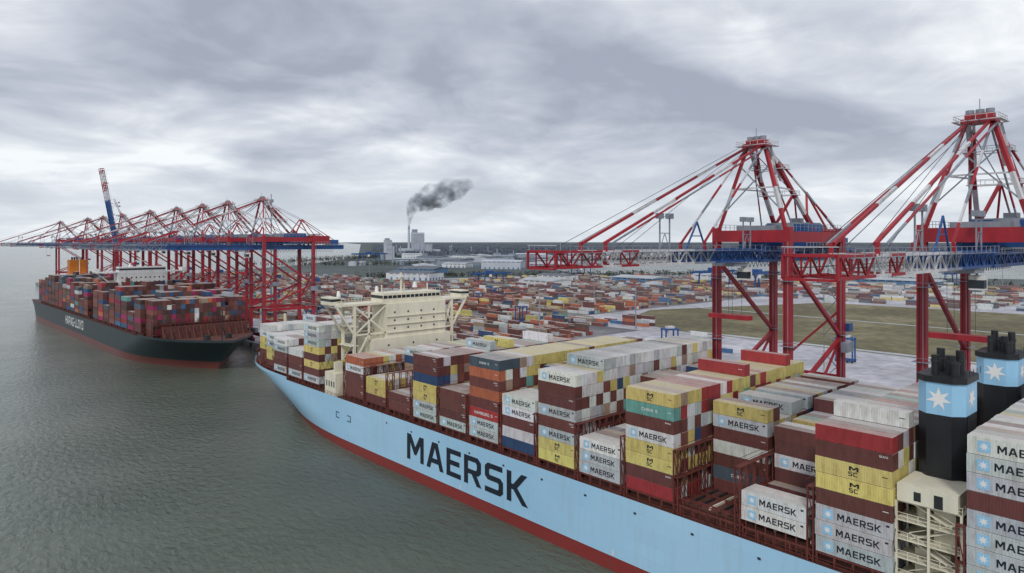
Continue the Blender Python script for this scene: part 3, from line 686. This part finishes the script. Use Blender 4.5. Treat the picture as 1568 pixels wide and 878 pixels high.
sheet('pavement',[(181,-400),(1180,-400),(1180,800),(620,1100),(620,1380),(181,1380)],4.0,m_pave,-.5)
sheet('yard_pavement',[(254,322),(425,322),(425,420),(1150,420),(1150,760),(615,1090),(615,1370),(254,1370)],4.02,m_yard)
sheet('grass_field',[(444,-350),(444,300),(467,372),(560,412),(770,330),(820,-350)],4.04,m_grass)
sheet('inlet_water',[(1100,1027),(1300,1300),(1742,1659),(2500,1200),(2941,571),(3000,-900),(1593,-900),(1500,309),(1250,700)],4.03,m_water)
q=Acc()
for s in range(-100,1380,16): q.box(180.2,181,s,s+1.6,.8,3.6,'dark')
q.box(181.0,181.5,-400,1380,4.0,4.3,'roof_grey')
for x in (183.6,184.4,218.6,219.4): q.box(x-.07,x+.07,-400,1380,4.0,4.06,'dark')
for x in (225,229,233,237,436,430): q.box(x-.12,x+.12,-300,1300,4.0,4.012,'letterw')
for s in range(-280,320,60): q.box(260,420,s-.1,s+.1,4.0,4.012,'letterw')
obj('quay_edge',q.mesh('quay_edge'))
rd=Acc(); rd.poly([(447,-300,4.07),(453,-300,4.07),(453,295,4.07),(447,295,4.07)],[(0,1,2,3)],'roof_grey')
rd.poly([(600,-300,4.07),(604,-300,4.07),(618,390,4.07),(614,390,4.07)],[(0,1,2,3)],'roof_grey'); obj('service_road',rd.mesh('road'))

yb=[]
def block(x0,x1,y0,y1,den,mh,px=3.9,w=WY,haze=0.0):
    nx=int((x1-x0)/px); ny=int((y1-y0)/12.9)
    base=rng.random((nx//4+2,ny//2+2)); dom=[[pick(w) for _ in range(ny//2+2)] for _ in range(nx//4+2)]
    for i in range(nx):
        if i%14==13: continue
        for j in range(ny):
            bs=base[i//4,j//2]
            if bs<.14 or rng.random()>den*(.5+.75*bs): continue
            h=1+int(rng.random()*mh*(.3+.9*bs))
            x=x0+i*px; y=y0+j*12.9+rng.uniform(-.1,.1)
            for t in range(min(h,4)): 
                c=ccol(dom[i//4][j//2] if rng.random()<.45 else pick(w),.22)
                c=[c[q]*(1-haze)+(.33,.36,.42)[q]*haze for q in range(3)]  # distance haze blended into the container colour
                yb.append([x,x+2.44,y,y+12.19,4.04+t*2.7,4.04+t*2.7+2.62]+c)
for bx in (262,330,398,466,534): 
    for by in range(330,1330,96):
        if bx>=466 and by<420: continue
        block(bx,bx+60,by,by+82,.95,3.6,haze=.06 if by<700 else .2)
block(236,253,430,1330,.25,1.5)
for bx in range(600,1040,66):
    for by in range(430,900,96):
        if bx+by>1750: continue
        block(bx,bx+58,by,by+82,.7,3.0,haze=.2)
for bx in range(800,1150,60):
    for by in range(-200,420,96): block(bx,bx+50,by,by+80,.62,2.6,w={**WY,'w':26,'M':20,'b':12},haze=.2)
block(300,420,180,300,.06,1.2)
yard=empty('container_yard'); containers('stacked_containers',yb,yard)

def straddle(x,y,rz=0):
    e=empty('straddle_carrier',(x,y,4.05),rz); a=Acc()
    for sx in (-2.4,2.4):
        a.box(sx-.45,sx+.45,-5,5,.9,1.7,'crane_blue')
        for yy in (-4.2,-1.6,1.6,4.2): a.box(sx-.3,sx+.3,yy-.55,yy+.55,0,1.05,'dark')
        for yy in (-4.3,4.3): a.box(sx-.35,sx+.35,yy-.35,yy+.35,1.7,13,'crane_blue')
        a.box(sx-.4,sx+.4,-5,5,13,13.9,'crane_blue')
    for yy in (-4.3,4.3): a.box(-2,2,yy-.4,yy+.4,13.1,13.9,'crane_blue')
    a.box(-1.2,1.2,-4,4,7,7.6,'crane_red'); a.box(2.9,4.2,-1.2,1,10.5,13,'white'); a.box(-1.5,1.5,-2.5,2.5,13.9,15.2,'crane_white')
    obj('frame',a.mesh('straddle'),e)
for x,y,r_ in ((240,380,0),(246,505,0),(228,150,.3),(324,470,0),(392,420,0),(240,690,0),(460,560,0),(330,760,0),(226,60,0),(527,610,0),(360,250,1.2),(400,160,.1)): straddle(x,y,r_)
lm=Acc(); lm.cyl((0,0),.55,0,36,'crane_grey',8,.28); lm.box(-2,2,-2,2,36,36.3,'dark')
for i in range(6): lm.box(-2.2+i*.8,-1.8+i*.8,-2.3,-1.9,35.4,36,'white')
lme=lm.mesh('light_mast')
for p in ((430,330),(325,330),(395,560),(325,700),(460,700),(256,900),(530,900),(430,60),(790,340),(790,100),(600,520),(700,640),(860,420),(256,1150),(1000,420),(1160,250),(440,180),(620,900),(1060,600)):
    e=empty('light_mast',(p[0],p[1],4)); obj('mast',lme,e)
e=empty('radio_mast',(262,620,4)); a=Acc(); a.cyl((0,0),1.0,0,112,'crane_grey',8,.4); a.box(-1.6,1.6,-1.6,1.6,104,107,'crane_grey'); obj('mast',a.mesh('radio_mast'),e)

def warehouse(x,y,w,l,hh,rz,wall='wall_white',roof='roof_grey'):
    e=empty('warehouse',(x,y,4),rz); a=Acc()
    a.box(-w/2,w/2,-l/2,l/2,0,hh,wall)
    rh=hh+w*.07
    a.poly([(-w/2-.5,-l/2-.5,hh+.05),(0,-l/2-.5,rh),(w/2+.5,-l/2-.5,hh+.05),(-w/2-.5,l/2+.5,hh+.05),(0,l/2+.5,rh),(w/2+.5,l/2+.5,hh+.05)],[(0,1,4,3),(1,2,5,4),(0,2,1),(3,4,5)],roof)
    for i in range(int(l/12)):
        yy=-l/2+6+i*12; a.box(-w/2-.08,-w/2+.02,yy-2,yy+2,0,4.5,'wall_blue'); a.box(-w/2-.06,-w/2+.02,yy-4,yy+4,hh-2,hh-1,'glass')
    for i in range(int(w/10)):
        xx=-w/2+5+i*10; a.box(xx-2,xx+2,-l/2-.08,-l/2+.02,0,4.5,'wall_blue')
    obj('hall',a.mesh('warehouse'),e)
for (x,y,w,l,hh,rz,wl) in [(720,720,40,70,11,0,'wall_white'),(830,800,36,60,12,.1,'wall_white'),(900,680,50,80,10,0,'wall_blue'),(1010,600,40,90,13,0,'wall_white'),(1090,500,36,80,10,.05,'wall_white'),
    (1150,380,40,120,9,0,'wall_blue'),(1120,120,50,130,10,0,'wall_white'),(1170,-60,40,100,10,0,'wall_white'),(700,1030,50,90,12,.4,'wall_white'),(820,1180,60,90,12,.4,'wall_blue')]:
    warehouse(x,y,w,l,hh,rz,wl,random.choice(['roof_grey','roof_dark','roof_grey']))
def site(bearing,rng_): 
    b_=math.radians(bearing); return (math.sin(b_)*rng_,math.cos(b_)*rng_)
rw=random.Random(3)
for i in range(64):
    bx,by=site(rw.uniform(32.5,52),rw.uniform(1550,2850))
    if bx>1050 and by<1250: continue
    warehouse(bx,by,rw.uniform(25,60),rw.uniform(40,130),rw.uniform(7,20),rw.uniform(-.6,.9),rw.choice(['haze_white','haze_grey','wall_white','haze_grey']),rw.choice(['haze_grey','roof_dark','haze_white','roof_grey']))
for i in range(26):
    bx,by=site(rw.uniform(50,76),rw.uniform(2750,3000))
    warehouse(bx,by,rw.uniform(25,60),rw.uniform(40,130),rw.uniform(8,24),rw.uniform(-.6,.9),rw.choice(['haze_white','haze_grey']),'haze_grey')
def railcrane(x,y,sc=1):
    e=empty('rail_gantry_crane',(x,y,4)); a=Acc()
    for yy in (-8,8):
        for xx in (-20,20): a.beam((xx,yy,0),(xx*.9,yy,17),1.3,'crane_blue'); a.box(xx-1,xx+1,yy-3,yy+3,0,1.5,'dark')
        a.box(-36,36,yy*.5-.9,yy*.5+.9,17,19.5,'crane_blue')
    for xx in (-36,-18,18,36): a.box(xx-.6,xx+.6,-8,8,17.4,18.8,'crane_blue')
    a.box(-6,2,-5,5,19.6,22.5,'crane_blue'); a.box(-6,-3,-6,-3,13,16.8,'white')
    obj('frame',a.mesh('railcrane'),e); e.scale=(sc,sc,sc)
railcrane(900,480,1.3); railcrane(905,550,1.3); railcrane(1240,330); railcrane(700,820); railcrane(1000,900); railcrane(1120,1900,1.6)
for x,y in ((760,560),(790,575),(1500,1850),(1560,1830),(1180,1680),(1215,1700),(1250,1715),(960,1720),(1000,1735),(1900,1900),(1950,1880),(2000,1860)):
    e=empty('storage_tank',(x,y,4)); a=Acc(); a.cyl((0,0),12,0,11,'haze_white',28); a.cyl((0,0),12.2,10.6,12.4,'roof_grey',28,3); obj('tank',a.mesh('tank'),e)
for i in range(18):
    bx,by=site(rw.uniform(32,62),rw.uniform(2750,3400)); e=empty('chimney',(bx,by,4)); a=Acc(); hh=rw.uniform(28,62); a.cyl((0,0),3.2,0,hh,'haze_grey',10,1.8); a.cyl((0,0),2.3,hh*.86,hh*.93,'haze_white',10); a.box(-14,14,-9,9,0,rw.uniform(10,22),'haze_grey'); obj('stack',a.mesh('chimney'),e)

# power station
px_,py_=site(34.45,3450)
e=empty('power_station',(px_,py_,4),-math.radians(30)); a=Acc()
a.box(-32,30,-30,30,0,112,'haze_white'); a.box(-28,24,-32,-30.2,20,104,'haze_grey')
for i in range(5): a.box(-25+i*10,-20+i*10,-33,-32.1,24,100,'haze_white')
a.box(-32,-4,-28,-20,112,128,'haze_grey'); a.box(30,70,-25,25,0,58,'haze_grey'); a.box(70,110,-20,20,0,28,'haze_white'); a.box(-95,-32,-20,20,0,34,'haze_white'); a.box(-20,20,-70,-34,0,30,'haze_grey')
for i in range(6): a.box(31+i*6,34+i*6,-25.4,-25.1,5,52,'haze_white')
a.cyl((-44,10),7,0,150,'haze_white',16,5); a.cyl((-44,10),5.5,132,138,'haze_grey',16)
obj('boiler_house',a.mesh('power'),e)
sx_,sy_=site(32.0,2600); e=empty('grain_silo',(sx_,sy_,4)); a=Acc(); a.box(-12,12,-10,10,0,74,'haze_white'); a.box(-9,3,-8,8,74,80,'haze_grey'); a.cyl((20,0),8,0,50,'haze_white',14); a.cyl((-22,4),9,0,26,'haze_grey',14)
for z in (20,38,56): a.box(-12.1,12.1,-10.1,-10.0,z,z+2,'haze_grey')
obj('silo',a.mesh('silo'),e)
# smoke plume (volume)
th=-math.radians(30)
cx_=px_-44*math.cos(th)-10*math.sin(th); cy_=py_-44*math.sin(th)+10*math.cos(th)
rt=(math.cos(math.radians(35)),-math.sin(math.radians(35)))
def tube(name,paths,ox,oy,mat,seg=18):
    v2=[];f=[]
    for path in paths:
        P=[]
        for i in range(len(path)-1):
            for k in range(4):
                t=k/4; P.append([path[i][j]*(1-t)+path[i+1][j]*t for j in range(3)])
        P.append(list(path[-1])); b0=len(v2)
        for i,(d,z,r) in enumerate(P):
            q0=P[max(0,i-1)];q1=P[min(len(P)-1,i+1)]; dd=q1[0]-q0[0];dz=q1[1]-q0[1];l=math.hypot(dd,dz); nx,nz=-dz/l,dd/l
            for k in range(seg):
                a_=2*math.pi*k/seg; rr=r*(1+.15*math.sin(3*a_+d*.07))
                c=rr*math.cos(a_); sy=rr*math.sin(a_)
                v2.append((ox+rt[0]*(d+nx*c)-rt[1]*sy,oy+rt[1]*(d+nx*c)+rt[0]*sy,z+nz*c))
        n=len(P)
        for i in range(n-1):
            for k in range(seg): f.append((b0+i*seg+k,b0+i*seg+(k+1)%seg,b0+(i+1)*seg+(k+1)%seg,b0+(i+1)*seg+k))
        f.append(tuple(b0+k for k in range(seg))); f.append(tuple(b0+(n-1)*seg+k for k in reversed(range(seg))))
    me=bpy.data.meshes.new(name); me.from_pydata(v2,[],f)
    bm=bmesh.new(); bm.from_mesh(me); bmesh.ops.recalc_face_normals(bm,faces=bm.faces); bm.to_mesh(me); bm.free()
    me.materials.append(mat); me.update(); return obj(name,me)
m=bpy.data.materials.new('smoke'); m.use_nodes=True; nt=m.node_tree; nt.nodes.clear(); L=nt.links
out=N(nt,'ShaderNodeOutputMaterial'); vol=N(nt,'ShaderNodeVolumePrincipled'); vol.inputs['Color'].default_value=(.27,.30,.38,1); setin(vol,'Anisotropy',.2)
tc=N(nt,'ShaderNodeTexCoord'); sp=N(nt,'ShaderNodeSeparateXYZ'); L.new(tc.outputs['Object'],sp.inputs[0])
no=N(nt,'ShaderNodeTexNoise'); setin(no,'Scale',.017); setin(no,'Detail',6.0); setin(no,'Roughness',.7); L.new(tc.outputs['Object'],no.inputs['Vector'])
mr=N(nt,'ShaderNodeMapRange'); setin(mr,'From Min',.42); setin(mr,'From Max',.68); setin(mr,'To Min',0.0); setin(mr,'To Max',1.0); L.new(no.outputs['Fac'],mr.inputs['Value'])
hz=N(nt,'ShaderNodeMapRange'); setin(hz,'From Min',170.0); setin(hz,'From Max',430.0); setin(hz,'To Min',.06); setin(hz,'To Max',.004); L.new(sp.outputs['Z'],hz.inputs['Value'])
dm=N(nt,'ShaderNodeMath',operation='MULTIPLY'); L.new(mr.outputs[0],dm.inputs[0]); L.new(hz.outputs[0],dm.inputs[1]); L.new(dm.outputs[0],vol.inputs['Density'])
L.new(vol.outputs[0],out.inputs['Volume'])
tube('smoke_plume',[[(0,153,6),(3,180,12),(8,210,20),(22,240,36),(55,268,54),(100,290,64),(155,306,66),(215,330,60),(270,350,44),(320,365,22)]],cx_,cy_,m)

# forest mass
na,nr=520,46
az=np.radians(np.linspace(30.8,84,na)); rr=np.concatenate([np.linspace(2900,6000,34),np.linspace(6400,14000,12)])
AZ,RR=np.meshgrid(az,rr,indexing='ij')
X=np.sin(AZ)*RR; Y=np.cos(AZ)*RR
pat=np.sin(X*.0021+1.3)*np.cos(Y*.0027+.5)+.6*np.sin(X*.006+Y*.004)+rng.normal(0,.25,X.shape)
Z=np.where(pat>-.55,15+rng.random(X.shape)*11,0)+3.0
Z[:,0]=2.5
v=np.stack([X,Y,Z],-1).reshape(-1,3); f=[(i*nr+j,(i+1)*nr+j,(i+1)*nr+j+1,i*nr+j+1) for i in range(na-1) for j in range(nr-1)]
me=bpy.data.meshes.new('forest'); me.from_pydata(v.tolist(),[],f); me.materials.append(ground_mat('forest_canopy',(.035,.050,.072),(.075,.098,.128),.004,(.050,.068,.092),.95)); me.update(); obj('forest',me)  # canopy colours carry a painted bluish haze
def belt(name,pts,n,h):
    v=[];f=[]
    for i in range(n):
        k=random.randrange(len(pts)-1); t=random.random(); x=pts[k][0]*(1-t)+pts[k+1][0]*t+random.gauss(0,7); y=pts[k][1]*(1-t)+pts[k+1][1]*t+random.gauss(0,7)
        hh=h*random.uniform(.5,1.1)
        for q in range(14):
            cx=x+random.gauss(0,2.2); cy=y+random.gauss(0,2.2); cz=4+hh*random.uniform(.25,1); s=random.uniform(.8,1.9); b=len(v)
            for _ in range(4): v.append((cx+random.uniform(-s,s),cy+random.uniform(-s,s),cz+random.uniform(-s,s)))
            f+=[(b,b+1,b+2),(b,b+2,b+3),(b,b+1,b+3)]
        b=len(v); v+=[(x-.3,y,4),(x+.3,y,4),(x+.1,y,4+hh*.7),(x-.1,y,4+hh*.7)]; f.append((b,b+1,b+2,b+3))
    me=bpy.data.meshes.new(name); me.from_pydata(v,[],f); me.materials.append(m_tree); me.update(); obj(name,me)
m_tree=ground_mat('tree_foliage',(.03,.04,.03),(.08,.08,.055),.05,(.05,.06,.04),.95)
belt('tree_belt',[(640,1120),(900,1000),(1190,760),(1230,420),(1240,-200)],700,11)
belt('tree_belt',[(700,1900),(1100,1650),(1400,1600),(1750,1750),(2500,1350),(3000,600)],900,15)
belt('tree_belt',[(900,2050),(1500,2450),(2300,2400),(3100,1700)],900,18)

e=empty('breakwater')
v=[];f=[]
line=[Vector((-800,1450,0)),Vector((-330,1330,0)),Vector((-150,1290,0)),Vector((-90,1330,0))]
for i in range(len(line)-1):
    n=int((line[i+1]-line[i]).length/4)
    for k in range(n):
        p=line[i].lerp(line[i+1],k/n)
        for _ in range(3):
            s=random.uniform(1.5,3.2); c=Vector((p.x+random.uniform(-7,7),p.y+random.uniform(-7,7),random.uniform(.2,3)))
            b_=len(v)
            for dz in (-1,1):
                for dy in (-1,1):
                    for dx in (-1,1): v.append((c.x+dx*s*random.uniform(.6,1.1),c.y+dy*s*random.uniform(.6,1.1),c.z+dz*s*random.uniform(.6,1)))
            f+=[tuple(b_+q_ for q_ in ff) for ff in ((0,2,3,1),(4,5,7,6),(0,1,5,4),(2,6,7,3),(0,4,6,2),(1,3,7,5))]
me=bpy.data.meshes.new('rocks'); me.from_pydata(v,[],f); me.materials.append(ground_mat('wet_rock',(.03,.035,.035),(.10,.10,.095),.1)); me.update(); obj('rocks',me,e)
bw=Acc(); bw.box(-175,-165,1285,1295,2,13,'dark'); bw.beam((-170,1290,13),(-170,1290,26),.8,'crane_grey'); obj('beacon',bw.mesh('beacon'),e)
# jetty at the far left with dolphins and a service building
pr=empty('jetty',(65,985,0)); a=Acc()
for i in range(26): a.cyl((-200+i*6.4,i*1.2),.8,-1,5,'dark',8); a.cyl((-200+i*6.4,i*1.2+9),.8,-1,5,'dark',8)
a.beam((-204,3,5.6),(-38,36,5.6),11,'dark',1.6); a.box(-190,-176,2,12,6.4,17,'haze_grey'); a.box(-150,-140,12,20,6.4,14,'dark'); a.beam((-183,7,17),(-183,7,36),.7,'crane_grey')
a.box(-118,-106,16,24,6.4,12,'wall_white'); a.beam((-70,28,6),(-70,28,22),.6,'crane_grey'); obj('deck',a.mesh('jetty'),pr)

# ------------------------------------------------------------------ WORLD
w=bpy.data.worlds.new('World'); S.world=w; w.use_nodes=True; nt=w.node_tree; L=nt.links
bg=nt.nodes['Background']
SUN_EL=42; SUN_AZ=232
sky=N(nt,'ShaderNodeTexSky'); sky.sky_type='NISHITA'; sky.sun_disc=False; sky.sun_elevation=math.radians(SUN_EL); sky.sun_rotation=math.radians(SUN_AZ)
def wm(op,a,b_=None,c=None):
    n=N(nt,'ShaderNodeMath',operation=op)
    for i,v_ in enumerate((a,b_,c)):
        if v_ is None: continue
        if isinstance(v_,(int,float)): n.inputs[i].default_value=v_
        else: L.new(v_,n.inputs[i])
    return n.outputs[0]
tc=N(nt,'ShaderNodeTexCoord'); sp=N(nt,'ShaderNodeSeparateXYZ'); L.new(tc.outputs['Generated'],sp.inputs[0])
zz=wm('ADD',wm('MAXIMUM',sp.outputs['Z'],0.0),0.17)
cb=N(nt,'ShaderNodeCombineXYZ'); L.new(wm('DIVIDE',sp.outputs['X'],zz),cb.inputs[0]); L.new(wm('DIVIDE',sp.outputs['Y'],zz),cb.inputs[1])
mp=N(nt,'ShaderNodeMapping'); mp.inputs['Location'].default_value=(5.4,2.3,0); L.new(cb.outputs[0],mp.inputs['Vector'])
c1=N(nt,'ShaderNodeTexNoise'); setin(c1,'Scale',.9); setin(c1,'Detail',4.0); setin(c1,'Roughness',.5); setin(c1,'Distortion',.5); L.new(mp.outputs[0],c1.inputs['Vector'])
c2=N(nt,'ShaderNodeTexNoise'); setin(c2,'Scale',2.8); setin(c2,'Detail',8.0); setin(c2,'Roughness',.58); setin(c2,'Distortion',.5); L.new(mp.outputs[0],c2.inputs['Vector'])
fac=wm('ADD',wm('MULTIPLY',c1.outputs['Fac'],.74),wm('MULTIPLY',c2.outputs['Fac'],.26))
# cloud deck is thinner towards the west (-x): brighter patches there
thin=N(nt,'ShaderNodeMapRange'); setin(thin,'From Min',-.3); setin(thin,'From Max',.95); setin(thin,'To Min',.05); setin(thin,'To Max',-.035); L.new(sp.outputs['X'],thin.inputs['Value'])
fac=wm('ADD',fac,thin.outputs[0])
r=N(nt,'ShaderNodeValToRGB'); el=r.color_ramp.elements
el[0].position=.38; el[0].color=(.37,.405,.49,1); el[1].position=.63; el[1].color=(.95,.98,1.0,1)
x_=el.new(.46); x_.color=(.49,.525,.61,1); x_=el.new(.54); x_.color=(.66,.69,.755,1)
L.new(fac,r.inputs['Fac'])
hz=N(nt,'ShaderNodeMapRange'); setin(hz,'From Min',0.0); setin(hz,'From Max',.15); setin(hz,'To Min',.7); setin(hz,'To Max',0.0); L.new(sp.outputs['Z'],hz.inputs['Value'])
mx=N(nt,'ShaderNodeMixRGB'); L.new(hz.outputs[0],mx.inputs['Fac']); L.new(r.outputs[0],mx.inputs['Color1']); mx.inputs['Color2'].default_value=(.76,.82,.875,1)
sc=N(nt,'ShaderNodeMixRGB',blend_type='MULTIPLY'); setin(sc,'Fac',1.0); L.new(sky.outputs[0],sc.inputs['Color1']); sc.inputs['Color2'].default_value=(.1,.1,.1,1)
m2=N(nt,'ShaderNodeMixRGB'); setin(m2,'Fac',.95); L.new(sc.outputs[0],m2.inputs['Color1']); L.new(mx.outputs[0],m2.inputs['Color2'])
L.new(m2.outputs[0],bg.inputs['Color']); setin(bg,'Strength',1.04)
sd=bpy.data.lights.new('sun','SUN'); sd.energy=1.5; sd.angle=math.radians(10); sd.color=(1,.97,.92)
so=obj('sun',sd); d=Vector((math.sin(math.radians(SUN_AZ))*math.cos(math.radians(SUN_EL)),math.cos(math.radians(SUN_AZ))*math.cos(math.radians(SUN_EL)),math.sin(math.radians(SUN_EL))))
so.rotation_euler=d.to_track_quat('Z','Y').to_euler()
cd=bpy.data.cameras.new('camera'); cd.sensor_width=36; cd.lens=1050/1568*36; cd.shift_y=-69/1568; cd.clip_end=90000; cd.clip_start=1
co=obj('camera',cd,loc=(0,0,72),rot=(math.radians(90),0,-math.radians(42.26))); S.camera=co
